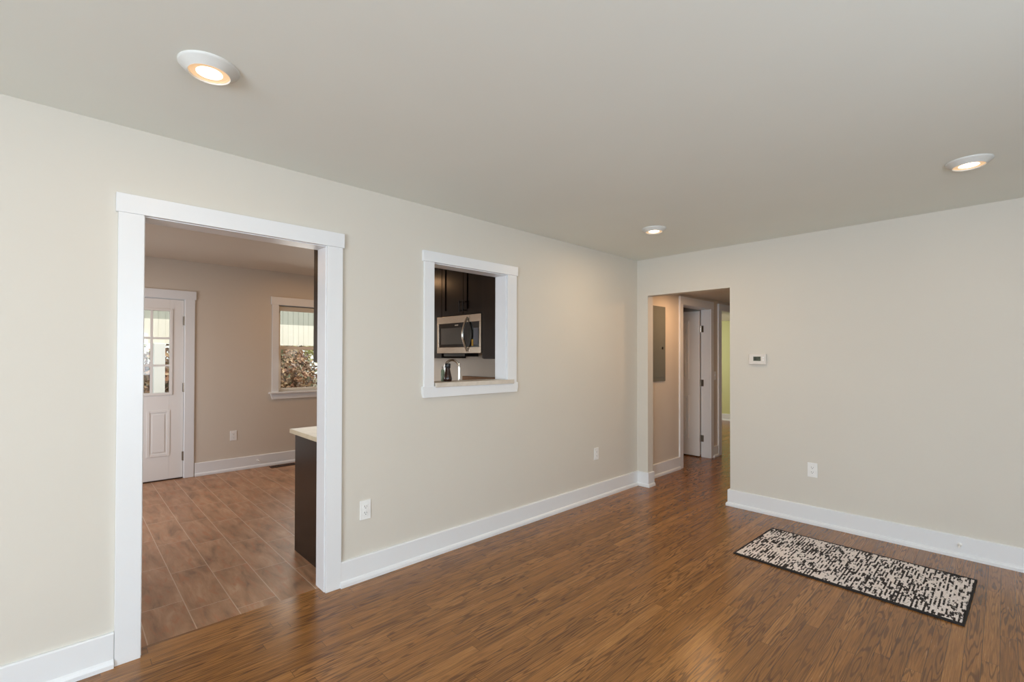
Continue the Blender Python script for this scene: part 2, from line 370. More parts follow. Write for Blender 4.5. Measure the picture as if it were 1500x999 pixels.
struct('wall_bedroom_left', wall_x(-3.1, -3.0, 2.1, 6.0, 0, HH), MT['green'], 'pale green side wall of the lit room off the hallway', 'wall')
struct('wall_closet_right', wall_y(2.06, 2.16, -3.0, -.15, 0, HH), MT['kwall'], 'partition wall behind the open hallway door', 'wall')
struct('wall_closet_left', wall_x(-1.7, -1.6, .8, 2.06, 0, HH), MT['kwall'], 'wall deep inside the closet behind the hallway door', 'wall')
struct('wall_closet_near', wall_y(.7, .8, -1.7, -.15, 0, HH), MT['kwall'], 'near wall inside the closet behind the hallway door', 'wall')

# ------------------------------------------------------------------ baseboards (board plus shoe strip, one profile)
PROF = [(0, 0), (.031, 0), (.031, .018), (.026, .03), (.018, .036), (.018, .147), (.013, .152), (0, .152)]
def base_path(bm, pts):
    """sweep the profile along plan points, standing off to the right-hand side, mitred at the corners"""
    pts = [Vector(p) for p in pts]; rings = []
    for i, p in enumerate(pts):
        ns = []
        if i > 0: d = (p-pts[i-1]).normalized(); ns.append(Vector((d.y, -d.x)))
        if i < len(pts)-1: d = (pts[i+1]-p).normalized(); ns.append(Vector((d.y, -d.x)))
        off = ns[0] if len(ns) == 1 else (ns[0]+ns[1])/(1+ns[0].dot(ns[1]))
        rings.append([bm.verts.new((p.x+off.x*d, p.y+off.y*d, z)) for d, z in PROF])
    n = len(PROF)
    for a, b in zip(rings, rings[1:]):
        for k in range(n): bm.faces.new((a[k], a[(k+1) % n], b[(k+1) % n], b[k]))
    bm.faces.new(rings[0]); bm.faces.new(rings[-1])
def base_x(bm, xw, y0, y1, sgn=1): base_path(bm, [(xw, y0), (xw, y1)] if sgn > 0 else [(xw, y1), (xw, y0)])
def base_y(bm, yw, x0, x1, sgn=-1): base_path(bm, [(x0, yw), (x1, yw)] if sgn < 0 else [(x1, yw), (x0, yw)])
bm = bmesh.new(); base_x(bm, 0, YF, -4.363); base_path(bm, [(0, -3.325), (0, 0), (.129, 0), (.129, .106)])
struct('baseboard_left', bm, MT['trim'], 'white baseboard with shoe strip along the long grey wall and around the wall stub', 'baseboard')
bm = bmesh.new(); base_path(bm, [(.988, .106), (.988, 0), (XR, 0)])
struct('baseboard_back', bm, MT['trim'], 'white baseboard behind the patterned rug under the thermostat wall', 'baseboard')
bm = bmesh.new(); base_x(bm, XR, YF, 0, -1); base_y(bm, YF, 0, XR, 1)
struct('baseboard_right', bm, MT['trim'], 'white baseboard on the walls behind the camera', 'baseboard')
bm = bmesh.new(); base_x(bm, XK, -3.436, -1.12)
struct('baseboard_kitchen', bm, MT['trim'], 'white baseboard under the kitchen window', 'baseboard')
bm = bmesh.new(); base_x(bm, -.03, .106, 1.004); base_x(bm, -.03, 1.976, 2.128)
struct('baseboard_hall', bm, MT['trim'], 'white baseboard under the electrical panel in the hallway', 'baseboard')
bm = bmesh.new(); base_y(bm, 5.95, -3, -.15)
struct('baseboard_bedroom', bm, MT['trim'], 'white baseboard under the pale green far wall', 'baseboard')

# ------------------------------------------------------------------ casings (all face +x)
def casing(xw, y0, y1, z0, ztop, leg, head, over, depth, rev=.006, jt=.02, floorless=False, legs_r=None, back=True):
    lr = legs_r or leg
    bxs = [(xw, xw+.019, y0-leg, y0, z0, ztop), (xw, xw+.019, y1, y1+lr, z0, ztop),
           (xw, xw+.023, y0-leg-over, y1+lr+over, ztop, ztop+head),
           (xw-depth, xw-.0005, y0-rev*-1-jt-.0, y0+rev, z0, ztop-rev), (xw-depth, xw-.0005, y1-rev, y1-rev+jt, z0, ztop-rev),
           (xw-depth, xw-.0005, y0+rev-jt, y1-rev+jt, ztop-rev, ztop-rev+jt)]
    bxs[3] = (xw-depth, xw-.0005, y0+rev-jt, y0+rev, z0, ztop-rev)
    if back:
        xb = xw-depth
        bxs += [(xb-.019, xb, y0-leg, y0, z0, ztop), (xb-.019, xb, y1+.006, y1+lr, z0, ztop), (xb-.023, xb, y0-leg-over, y1+lr+over, ztop, ztop+head)]
    return bxs
struct('trim_1', B(*casing(0, -4.268, -3.413, 0, 2.043, .093, .086, .009, .1205, rev=.004)), MT['trim'],
       'wide white casing around the doorway to the kitchen', 'door casing', .0015)
t2 = casing(0, -2.660, -1.956, 1.172, 2.050, .080, .074, .011, .122, legs_r=.1)
bm = B(*t2)
prism(bm, [(-2.755, 1.182), (-1.842, 1.182), (-1.842, 1.14), (-1.850, 1.105), (-2.744, 1.105), (-2.755, 1.14)], 'X', 0, .021)
struct('trim_2', bm, MT['trim'], 'white casing around the square pass-through in the grey wall', 'opening casing', .0015)
bm = bmesh.new(); prism(bm, [(-.165, -2.652), (.030, -2.652), (.030, -1.893), (.0195, -1.893), (.0195, -1.964), (-.165, -1.964)], 'Z', 1.174, 1.206)
struct('trim_3', bm, MT['ledge'],
       'beige stone ledge lining the bottom of the pass-through', 'ledge', .002)
struct('trim_4', B(*casing(-.03, 1.092, 1.899, 0, 2.050, .086, .1, .0, .122, back=False)), MT['trim'],
       'white casing around the open hallway door', 'door casing', .0015)
struct('trim_5', B(*casing(-.03, 2.25, 3.045, 0, 2.050, .1, .095, 0, .122, back=False)), MT['trim'],
       'white casing around the farther hallway doorway to the green room', 'door casing', .0015)
struct('trim_6', B(*casing(XK, -4.365, -3.537, 0, 2.035, .092, .095, .012, .142, back=False)), MT['trim'],
       'white casing around the glazed kitchen door', 'door casing', .0015)

# ------------------------------------------------------------------ kitchen exterior door (door_1)
dy0, dy1, dxf, dxb = -4.356, -3.546, XK-.012, XK-.057
d1 = tag(obj('door_1', wall_x(dxb, dxf, dy0, dy1, .012, 2.026, [(-4.226, -3.676, .978, 1.891)]), MT['door'], None, .002),
         'white half-glazed kitchen door with nine panes and two raised panels', 'door', None, 'structure')
def panel(bm, x, y0, y1, z0, z1, s=1, w=.028, d=.007, rev=False):
    """raised frame moulding with a bevelled field on a face x (or on y when rev)"""
    def bx(a, b, c, e, f, g):
        if rev: box(bm, c, e, min(a, b), max(a, b), f, g)
        else: box(bm, min(a, b), max(a, b), c, e, f, g)
    bx(x, x+s*d, y0, y0+w, z0, z1); bx(x, x+s*d, y1-w, y1, z0, z1)
    bx(x, x+s*d, y0+w, y1-w, z0, z0+w); bx(x, x+s*d, y0+w, y1-w, z1-w, z1)
    bx(x, x+s*d*.8, y0+w*1.7, y1-w*1.7, z0+w*1.7, z1-w*1.7)
bm = bmesh.new(); panel(bm, dxf, -3.877, -3.668, .272, .786); obj('raised_panel', bm, MT['door'], d1, .003)
bm = bmesh.new(); panel(bm, dxf, -4.234, -4.025, .272, .786); obj('raised_panel', bm, MT['door'], d1, .003)
gl = obj('glass_pane', B((XK-.037, XK-.033, -4.226, -3.676, .978, 1.891)), MT['pane'], d1)
bm = bmesh.new()
for a, b, c, e in ((-4.252, -4.226, .952, 1.917), (-3.676, -3.650, .952, 1.917), (-4.226, -3.676, .952, .978), (-4.226, -3.676, 1.891, 1.917)):
    box(bm, dxf, dxf+.012, a, b, c, e)
obj('glazing_frame', bm, MT['door'], d1, .002)
bm = bmesh.new()
for k in (1, 2): yy = -4.226+.55*k/3; box(bm, dxf-.018, dxf+.008, yy-.011, yy+.011, .978, 1.891)
ym = -3.839; 
bm.clear()
for yy in (-3.839, -4.063): box(bm, dxf-.018, dxf+.008, yy-.011, yy+.011, .978, 1.891)
for k in (1, 2): zz = .978+.913*k/3; box(bm, dxf-.018, dxf+.007, -4.226, -3.676, zz-.011, zz+.011)
obj('muntin_grid', bm, MT['door'], d1, .002)
for zz in (1.79, 1.03, .25):
    bm = B((dxf, dxf+.003, -3.556, -3.542, zz-.05, zz+.05)); tube(bm, [(dxf+.006, -3.5415, zz-.052), (dxf+.006, -3.5415, zz+.052)], .006)
    obj('hinge', bm, MT['nickel'], d1)
bm = bmesh.new(); lathe(bm, [(.03, 0), (.03, .008), (.012, .012), (.012, .04), (.027, .05), (.03, .065), (.02, .078), (0.001, .08)], (dxf, -4.29, .96), 24, 'X')
obj('door_knob', bm, MT['nickel'], d1, 0, True)
struct('trim_7', B((XK-.13, XK-.005, -4.35, -3.55, 0, .011)), MT['vent'], 'dark threshold strip under the glazed kitchen door', 'threshold')

# ------------------------------------------------------------------ kitchen window (window_1)
wy0, wy1, wz0, wz1 = -2.535, -1.715, .93, 2.05
cs = casing(XK, wy0, wy1, wz0, wz1, .08, .1, .014, .1, rev=.004, back=False)
bm = B(*cs)
w1 = tag(obj('window_1', bm, MT['trim'], None, .002), 'white double-hung kitchen window looking out to autumn shrubs', 'window', None, 'structure')
obj('stool', B((XK-.1, XK+.045, wy0-.115, wy1+.115, .908, .93)), MT['trim'], w1, .003)
bm = bmesh.new(); prism(bm, [(wy0-.095, .908), (wy1+.095, .908), (wy1+.075, .838), (wy0-.075, .838)], 'X', XK, XK+.02); obj('apron', bm, MT['trim'], w1, .002)
def sash(x, z0, z1, nm):
    b_ = wall_x(x-.028, x, wy0+.004, wy1-.004, z0, z1, [(wy0+.04, wy1-.04, z0+.042, z1-.04)])
    s = obj('sash', b_, MT['vinyl'], w1, .002)
    obj('pane', B((x-.016, x-.012, wy0+.04, wy1-.04, z0+.042, z1-.04)), MT['pane'], s); return s
s_lo = sash(XK-.03, .93, 1.515, 'lower'); s_up = sash(XK-.062, 1.478, 2.045, 'upper')
bm = bmesh.new(); lathe(bm, [(.014, 1.515), (.014, 1.522), (.009, 1.528), (.004, 1.534)], (XK-.044, -2.235, 0), 16); box(bm, XK-.05, XK-.038, -2.262, -2.235, 1.515, 1.523)
obj('sash_lock', bm, MT['nickel'], s_lo)
rb = empty('roller_blind', (XK-.012, -2.125, 2.0), 'rolled-up grey blind tucked under the head of the kitchen window', 'blind')
bm = bmesh.new(); lathe(bm, [(.028, -2.526), (.028, -1.724)], (XK-.03, 0, 2.012), 20, 'Y'); obj('fabric_roll', bm, MT['shade'], rb, 0, True)
obj('hem_bar', B((XK-.008, XK-.001, -2.525, -1.725, 1.975, 2.005)), MT['shade'], rb, .002)

# windows behind the camera
def plain_window(name, bxs, pane, label):
    w = tag(obj(name, B(*bxs), MT['trim'], None, .003), label, 'window', None, 'structure')
    obj('pane', B(pane), MT['pane'], w)
plain_window('window_2', [(2.05, 2.11, YF-.1, YF, .25, 2.2), (4.69, 4.75, YF-.1, YF, .25, 2.2), (2.11, 4.69, YF-.1, YF, .25, .31), (2.11, 4.69, YF-.1, YF, 2.14, 2.2), (3.37, 3.43, YF-.1, YF, .31, 2.14)],
             (2.11, 4.69, YF-.06, YF-.055, .31, 2.14), 'wide front window behind the camera')
plain_window('window_3', [(5, 5.1, -4.9, -4.84, .7, 2.15), (5, 5.1, -2.96, -2.9, .7, 2.15), (5, 5.1, -4.84, -2.96, .7, .76), (5, 5.1, -4.84, -2.96, 2.09, 2.15)],
             (5.055, 5.06, -4.84, -2.96, .76, 2.09), 'side window to the right of the camera')

plain_window('added_window', [(-3.1, -3.04, -5.7, -5.6, .75, 2.05), (-1.56, -1.5, -5.7, -5.6, .75, 2.05), (-3.04, -1.56, -5.7, -5.6, .75, .81), (-3.04, -1.56, -5.7, -5.6, 1.99, 2.05)],
             (-3.04, -1.56, -5.66, -5.655, .81, 1.99), 'added side kitchen window for fill light, unseen left of the doorway')  # unseen window added to carry the kitchen side fill

# ------------------------------------------------------------------ hallway door (door_2), open 90 degrees into the closet
hx0, hx1, hyf, hyb = -.93, -.160, 1.853, 1.888
d2 = tag(obj('door_2', B((hx0, hx1, hyf, hyb, .014, 2.03)), MT['door'], None, .002), 'white panelled hallway door standing open past its casing', 'door', None, 'structure')
for a, b in ((-.505, -.305), (-.785, -.585)):
    for c, e in ((.25, .85), (1.08, 1.90)):
        bm = bmesh.new(); panel(bm, hyf, a, b, c, e, -1, .026, .018, True); obj('raised_panel', bm, MT['door'], d2, .003)
for zz, mm in ((1.78, 'chrome'), (1.03, 'nickel'), (.26, 'nickel')):
    bm = B((-.150, -.112, 1.8895, 1.8925, zz-.045, zz+.045)); tube(bm, [(-.157, 1.886, zz-.047), (-.157, 1.886, zz+.047)], .0065)
    obj('hinge', bm, MT[mm], d2)
bm = bmesh.new(); lathe(bm, [(.03, 0), (.03, -.008), (.012, -.012), (.012, -.04), (.027, -.05), (.03, -.065), (.02, -.078), (.001, -.08)], (-.865, hyf, .95), 24, 'Y')
obj('door_knob', bm, MT['nickel'], d2, 0, True)

# ------------------------------------------------------------------ kitchen cabinets
def shaker(bm, o, u0, u1, z0, z1, face):
    """door front: frame and recessed field; face = ('y', yf, s) or ('x', xf, s)"""
    ax, f, s = face; t, st = .02, .058
    def bx(a, b, c, e, d0, d1):
        lo, hi = min(f+s*d0, f+s*d1), max(f+s*d0, f+s*d1)
        if ax == 'y': box(bm, a, b, lo, hi, c, e)
        else: box(bm, lo, hi, a, b, c, e)
    bx(u0, u0+st, z0, z1, 0, t); bx(u1-st, u1, z0, z1, 0, t); bx(u0+st, u1-st, z0, z0+st, 0, t); bx(u0+st, u1-st, z1-st, z1, 0, t)
    bx(u0+st, u1-st, z0+st, z1-st, 0, .009)
def pull(bm, face, u, z0, z1, vert=True, u1=None):
    ax, f, s = face; f2 = f+s*.02
    def P(uu, zz, d): return (uu, f2+s*d, zz) if ax == 'y' else (f2+s*d, uu, zz)
    if vert:
        tube(bm, [P(u, z0, .03), P(u, z1, .03)], .006); tube(bm, [P(u, z0+.015, 0), P(u, z0+.015, .03)], .005); tube(bm, [P(u, z1-.015, 0), P(u, z1-.015, .03)], .005)
    else:
        tube(bm, [P(u, z0, .03), P(u1, z0, .03)], .006); tube(bm, [P(u+.015, z0, 0), P(u+.015, z0, .03)], .005); tube(bm, [P(u1-.015, z0, 0), P(u1-.015, z0, .03)], .005)
def cabinet(name, label, x0, x1, y0, y1, z0, z1, face, doors, toe=False, drawer=False, pull_low=True, flush=False, group=None):
    ax, f, s = face
    r = empty(name, ((x0+x1)/2, (y0+y1)/2, z0), label, 'cabinet', group)
    bxs = [(x0, x1, y0, y1, z0+(.1 if toe else 0), z1)]
    if toe:
        t = .06
        if flush: bxs.append((x0+t if ax == 'x' and s < 0 else x0, x1, y0, y1, z0, z0+.1))
        else: bxs.append((x0+(t if ax == 'x' and s < 0 else 0), x1, y0+(t if ax == 'y' and s < 0 else 0), y1, z0, z0+.1))
    obj('carcass', B(*bxs), MT['esp'], r, .001)
    u0, u1 = (x0, x1) if ax == 'y' else (y0, y1)
    zb, zt = z0+(.1 if toe else 0)+.004, z1-.004
    if drawer:
        bm = bmesh.new(); shaker(bm, None, u0+.003, u1-.003, zt-.15, zt, face); dr = obj('drawer', bm, MT['esp'], r, .001)
        bm = bmesh.new(); pull(bm, face, (u0+u1)/2-.07, zt-.075, 0, False, (u0+u1)/2+.07); obj('handle', bm, MT['black'], dr); zt -= .156
    w = (u1-u0)/doors
    for i in range(doors):
        a, b = u0+w*i+.0025, u0+w*(i+1)-.0025
        bm = bmesh.new(); shaker(bm, None, a, b, zb, zt, face); dd = obj('door', bm, MT['esp'], r, .001)
        uu = (b-.03 if i == 0 else a+.03) if doors == 2 else (b-.03)
        bm = bmesh.new()
        if pull_low: pull(bm, face, uu, zb+.03, zb+.15)
        else: pull(bm, face, uu, zt-.15, zt-.03)
        obj('handle', bm, MT['black'], dd)
    return r
FS = ('x', -.735, -1)       # fronts of the run below the pass-through
CT = .835
cabinet('base_cabinet', 'dark base cabinet whose end panel faces the kitchen doorway', -.735, -.125, -3.308, -2.70, 0, CT, FS, 2, True, True, False, flush=True, group='dark base cabinets under the pale counter')
obj('end_panel', B((-.752, -.125, -3.326, -3.308, 0, CT)), MT['esp'], bpy.data.objects['base_cabinet'], .001)
cabinet('base_cabinet', 'dark sink cabinet below the pass-through', -.735, -.125, -2.697, -1.85, 0, CT, FS, 2, True, False, False, group='dark base cabinets under the pale counter')
cabinet('base_cabinet', 'dark corner base cabinet beside the range', -.735, -.125, -1.847, -1.125, 0, CT, FS, 1, True, True, False, group='dark base cabinets under the pale counter')
cabinet('base_cabinet', 'dark base cabinet left of the range', -2.35, -1.60, -1.72, -1.125, 0, CT, ('y', -1.72, -1), 2, True, True, False, group='dark base cabinets under the pale counter')
TOP = CT+.03
bmc = wall_boxes(-3.350, -1.125, -.80, -.125, [(-2.60, -1.95, -.66, -.27)])
bm = B(*[(c, d, a, b, CT, TOP) for a, b, c, d in bmc])
tag(obj('countertop', bm, MT['counter'], None, .003), 'pale stone countertop on the dark cabinet end beside the kitchen doorway', 'countertop')
tag(obj('countertop', B((-2.36, -1.60, -1.76, -1.125, CT, TOP)), MT['counter'], None, .003), 'pale stone countertop left of the range', 'countertop')
sk = empty('kitchen_sink', (-.465, -2.275, CT), 'steel undermount sink set in the counter behind the pass-through', 'sink')
obj('basin', B((-.655, -.275, -2.595, -1.955, CT-.2, CT-.195), (-.66, -.655, -2.6, -1.95, CT-.2, CT-.002), (-.275, -.27, -2.6, -1.95, CT-.2, CT-.002),
              (-.655, -.275, -2.6, -2.595, CT-.2, CT-.002), (-.655, -.275, -1.955, -1.95, CT-.2, CT-.002)), MT['steel'], sk, .001)
bm = bmesh.new(); lathe(bm, [(.04, CT-.1945), (.04, CT-.192), (.03, CT-.191)], (-.465, -2.275, 0), 24); obj('drain', bm, MT['chrome'], sk)
fc = empty('faucet', (-.20, -2.275, TOP), 'tall chrome gooseneck faucet rising behind the pass-through ledge', 'faucet')
bm = bmesh.new(); pts = [(-.2, -2.275, TOP+.03)]
zc = 1.30
pts += [(-.2, -2.275, zc-.1), (-.2, -2.275, zc)]
pts += [(-.2-.055+.055*math.cos(a), -2.275-.03+.03*math.cos(a), zc+.062*math.sin(a)) for a in [PI*k/14 for k in range(1, 15)]]
pts += [(-.31, -2.335, zc-.08), (-.31, -2.335, zc-.15)]
tube(bm, pts, .0095, 14); obj('spout', bm, MT['chrome'], fc, 0, True)
bm = bmesh.new(); lathe(bm, [(.028, TOP), (.028, TOP+.008), (.02, TOP+.02), (.018, TOP+.09), (.012, TOP+.1)], (-.2, -2.275, 0), 24); obj('base', bm, MT['chrome'], fc, 0, True)
bm = bmesh.new(); tube(bm, [(-.31, -2.335, zc-.14), (-.31, -2.335, zc-.24)], [.013, .015]); obj('spray_head', bm, MT['chrome'], fc, 0, True)
bm = bmesh.new(); tube(bm, [(-.2, -2.257, TOP+.06), (-.2, -2.22, TOP+.075), (-.2, -2.18, TOP+.115)], [.007, .006, .005]); obj('lever', bm, MT['chrome'], fc, 0, True)

UZ = 1.348
cabinet('wall_cabinet', 'narrow dark wall cabinet edge showing beside the right jamb of the doorway', -.455, -.125, -3.308, -2.78, UZ, 2.44, ('x', -.455, -1), 1, group='dark wall cabinets in the kitchen')
cabinet('wall_cabinet', 'dark plain-sided corner wall cabinet right of the microwave', -.435, -.125, -1.83, -1.125, 1.37, 2.44, ('x', -.435, -1), 1, group='dark wall cabinets in the kitchen')
cabinet('wall_cabinet', 'dark filler wall cabinet between microwave and corner cabinet', -.800, -.44, -1.45, -1.125, 1.37, 2.44, ('y', -1.45, -1), 1, group='dark wall cabinets in the kitchen')
cabinet('wall_cabinet', 'dark two-door wall cabinet mounted directly above the microwave', -1.585, -.805, -1.45, -1.125, 1.832, 2.44, ('y', -1.45, -1), 2, group='dark wall cabinets in the kitchen')
cabinet('wall_cabinet', 'dark wall cabinet at the left edge of the pass-through view, left of the microwave', -2.35, -1.588, -1.45, -1.125, 1.37, 2.44, ('y', -1.45, -1), 2, group='dark wall cabinets in the kitchen')

# microwave
mx0, mx1, my, mz0, mz1 = -1.575, -.815, -1.54, 1.425, 1.820
mw = empty('microwave', ((mx0+mx1)/2, -1.33, mz0), 'stainless over-range microwave seen through the pass-through', 'microwave')
obj('body', B((mx0, mx1, my+.03, -1.125, mz0, mz1)), MT['black'], mw, .002)
xs = -1.0
dr = obj('door', B((mx0, xs, my, my+.03, mz0, mz0+.062), (mx0, xs, my, my+.03, mz1-.075, mz1), (mx0, mx0+.035, my, my+.03, mz0+.062, mz1-.075)), MT['steel'], mw, .002)
obj('window_border', B((mx0+.035, xs, my+.004, my+.03, mz0+.062, mz1-.075)), MT['blackglass'], dr)
obj('window_mesh', B((mx0+.075, xs-.10, my+.002, my+.004, mz0+.095, mz1-.125)), plain('microwave_screen', (74, 70, 64), .25), dr)
obj('emblem', B((xs-.25, xs-.19, my+.001, my+.004, mz1-.105, mz1-.094)), MT['chrome'], dr)
cp = obj('control_panel', B((xs+.002, mx1, my, my+.03, mz0, mz0+.062), (xs+.002, mx1, my, my+.03, mz1-.075, mz1), (mx1-.03, mx1, my, my+.03, mz0+.062, mz1-.075)), MT['steel'], mw, .002)
obj('panel_glass', B((xs+.002, mx1-.03, my+.003, my+.03, mz0+.062, mz1-.075)), MT['blackglass'], cp)
obj('keypad', B((xs+.065, mx1-.045, my+.001, my+.003, mz0+.085, mz1-.14)), MT['keypad'], cp)
obj('sticker', B((xs+.035, xs+.06, my+.0005, my+.003, mz0+.075, mz0+.14)), MT['sticker'], cp)
bm = bmesh.new(); n = 16; xh = xs-.03
tube(bm, [(xh, my-.004-.058*math.sin(PI*k/n), mz0+.022+(mz1-mz0-.05)*k/n) for k in range(n+1)], .013, 12)
obj('handle', bm, MT['chrome'], dr, 0, True)
obj('vent_grille', B((mx0+.06, -1.14, my+.05, -1.3, mz0-.035, mz0)), MT['black'], mw, .004)

# range
rg = empty('range', (-1.2, -1.45, 0), 'stainless range below the microwave, its backguard showing behind the faucet', 'stove')
obj('body', B((-1.577, -.818, -1.78, -1.14, .1, .90), (-1.55, -.845, -1.72, -1.14, 0, .1)), MT['steel'], rg, .003)
ct_ = obj('cooktop', B((-1.58, -.815, -1.80, -1.17, .90, .915)), MT['blackglass'], rg, .003)
for bx_, by_ in ((-1.4, -1.62), (-1.0, -1.62), (-1.4, -1.34), (-1.0, -1.34)):
    bm = bmesh.new(); lathe(bm, [(.085, .9152), (.085, .9165), (.078, .9165), (.078, .9152)], (bx_, by_, 0), 32); obj('burner', bm, MT['nickel'], ct_)
obj('backguard', B((-1.58, -.815, -1.185, -1.122, .915, 1.165)), espresso('brown_reflective_panel', (128, 96, 70), (146, 110, 80), .25), rg, .006)
od = obj('oven_door', B((-1.57, -.825, -1.815, -1.78, .28, .80)), MT['steel'], rg, .004)
obj('oven_window', B((-1.45, -.945, -1.817, -1.8152, .38, .68)), MT['blackglass'], od)
bm = bmesh.new(); tube(bm, [(-1.52, -1.86, .75), (-.875, -1.86, .75)], .012); tube(bm, [(-1.5, -1.815, .75), (-1.5, -1.86, .75)], .009); tube(bm, [(-.895, -1.815, .75), (-.895, -1.86, .75)], .009)
obj('handle', bm, MT['steel'], od)
for k in range(5):
    bm = bmesh.new(); lathe(bm, [(.02, 0), (.02, -.02), (.016, -.03)], (-1.45+.125*k, -1.78, .855), 20, 'Y'); obj('knob', bm, MT['black'], rg)

# things on the ledge
bt = empty('bottle', (-.075, -2.476, 1.206), 'dark brown narrow-waisted bottle on the pass-through ledge left of the faucet', 'bottle')
bm = bmesh.new(); lathe(bm, [(.027, 1.206), (.031, 1.214), (.030, 1.235), (.024, 1.262), (.018, 1.290), (.0165, 1.305)], (-.075, -2.476, 0), 28); obj('body', bm, MT['amber'], bt, 0, True)
bm = bmesh.new(); lathe(bm, [(.0165, 1.305), (.020, 1.309), (.0205, 1.335), (.018, 1.339)], (-.075, -2.476, 0), 28); obj('cap', bm, MT['black'], bt, 0, True)
gb = empty('jar', (-.13, -2.483, 1.206), 'small sage green glass jar on the ledge beside the dark bottle', 'jar')
bm = bmesh.new(); lathe(bm, [(.013, 1.206), (.0135, 1.215), (.0135, 1.285), (.007, 1.296)], (-.13, -2.483, 0), 24); obj('body', bm, MT['gglass'], gb, 0, True)
bm = bmesh.new(); lathe(bm, [(.008, 1.296), (.008, 1.312), (.006, 1.314)], (-.13, -2.483, 0), 20); obj('lid', bm, MT['nickel'], gb, 0, True)

# ------------------------------------------------------------------ ceiling lights
def ceiling_light():
    r = empty('ceiling_light', (0, 0, 0), 'lit recessed ceiling light nearest the camera, above the kitchen doorway', 'ceiling light', 'round recessed ceiling lights')
    bm = bmesh.new(); lathe(bm, [(.096, 0), (.096, -.004), (.092, -.009), (.068, -.026), (.066, -.0285), (.0645, -.026), (.0645, -.018)], (0, 0, 0), 56)
    bmesh.ops.delete(bm, geom=[f for f in bm.faces if len(f.verts) > 4 and f.calc_center_median().z < -.01], context='FACES')
    obj('trim_ring', bm, plain('light_trim_grey_white', (212, 213, 208), .5), r, 0, True)
    bm = bmesh.new(); lathe(bm, [(.0645, -.0225), (.0585, -.0235), (.0585, -.0205), (.0645, -.0195)], (0, 0, 0), 48)
    obj('lens_rim', bm, MT['lensrim'], r, 0, True)
    bm = bmesh.new(); lathe(bm, [(.0585, -.021), (.03, -.0235), (.004, -.0245)], (0, 0, 0), 48); obj('lens', bm, MT['lens'], r, 0, True)
    d = bpy.data.lights.new('lamp', 'AREA'); d.shape = 'DISK'; d.size = .116; d.energy = 6.5; d.color = (1, .72, .44)
    o = bpy.data.objects.new('lamp', d); COL.objects.link(o); o.parent = r; o.location = (0, 0, -.031)
    return r
cl = ceiling_light(); cl.location = (.785, -4.160, H)
dup(cl, (.795, -1.045, H), 0, 'lit recessed ceiling light near the far corner, smallest of the three')
for ch in cl.children:
    if ch.type == 'LIGHT': ch.data = ch.data.copy(); ch.data.energy = 1.8
dup(cl, (2.645, -1.045, H), 0, 'lit recessed ceiling light at the right, above the patterned rug')
dup(cl, (2.645, -4.160, H), 0, 'lit recessed ceiling light overhead, out of the camera view')
for k, (x_, y_, z_, e_, lb) in enumerate(((-2.75, -4.6, KH, 5.5, 'recessed kitchen ceiling light hidden above the doorway head'), (-2.75, -2.2, KH, 6, 'recessed kitchen ceiling light hidden before the microwave cabinets'),
                               (.45, .62, HH, 7.5, 'hallway ceiling light hidden behind the opening head'))):
    c = dup(cl, (x_, y_, z_), 0, lb)
    for ch in c.children:
        if ch.type == 'LIGHT': ch.data = ch.data.copy(); ch.data.energy = e_; ch.data.color = (1, .57, .27)

# ------------------------------------------------------------------ outlets, switch, thermostat, panel
def outlet():
    r = empty('wall_outlet', (0, 0, 0), 'white duplex outlet on the long grey wall beside the kitchen doorway', 'outlet', 'white duplex outlets')
    pl = bmesh.new(); box(pl, 0, .006, -.0365, .0365, -.06, .06); obj('cover_plate', pl, MT['plate'], r, .003)
    for s in (-1, 1):
        bm = bmesh.new(); prism(bm, [(.017*math.cos(a)*1.0, max(-.0145, min(.0145, .019*math.sin(a)))+s*.0195) for a in [2*PI*k/24 for k in range(24)]], 'X', .006, .0085)
        rc = obj('receptacle', bm, MT['plate'], r)
        z = s*.0195
        bm = B((.0085, .0090, -.0078, -.0054, z-.001, z+.008), (.0085, .0090, .0054, .0078, z-.001, z+.0068)); lathe(bm, [(.0027, .0085), (.0027, .009)], (0, 0, z-.0075), 12, 'X')
        obj('slots', bm, MT['slot'], rc)
    bm = bmesh.new(); lathe(bm, [(.0032, .006), (.0032, .0072), (.001, .0076)], (0, 0, 0), 12, 'X'); obj('screw', bm, MT['plate'], r)
    return r
ol = outlet(); ol.location = (0, -3.160, .430)
dup(ol, (0, -.747, .440), 0, 'white duplex outlet on the long grey wall nearest the room corner')
dup(ol, (1.659, 0, .450), -PI/2, 'white duplex outlet on the end wall below the thermostat')
dup(ol, (XK, -3.040, .424), 0, 'white duplex outlet on the far kitchen wall between door and window')
sw = empty('light_switch', (-.03, 2.055, 1.13), 'white light switch between the two hallway door casings', 'switch')
obj('cover_plate', B((-.03, -.024, 2.02, 2.09, 1.07, 1.19)), MT['plate'], sw, .003)
bm = bmesh.new(); prism(bm, [(-.024, 1.12), (-.024, 1.14), (-.014, 1.146), (-.016, 1.136)], 'Y', 2.050, 2.060); obj('toggle', bm, MT['plate'], sw)
th = empty('thermostat', (1.235, 0, 1.325), 'white thermostat with small grey display on the end wall', 'thermostat')
obj('housing', B((1.162, 1.308, -.026, 0, 1.325, 1.422)), plain('thermostat_shell', (220, 214, 206), .4), th, .006)
sc_ = obj('display', B((1.204, 1.266, -.0275, -.026, 1.357, 1.396)), MT['lcd'], th)
obj('display_segment', B((1.211, 1.232, -.0282, -.0275, 1.3635, 1.39), (1.236, 1.240, -.0282, -.0275, 1.3635, 1.39), (1.246, 1.260, -.0282, -.0275, 1.378, 1.39)), MT['lcdseg'], sc_)
for k in range(2):
    obj('button', B((1.280, 1.294, -.0285, -.026, 1.358+.022*k, 1.372+.022*k)), MT['plate'], th, .001)
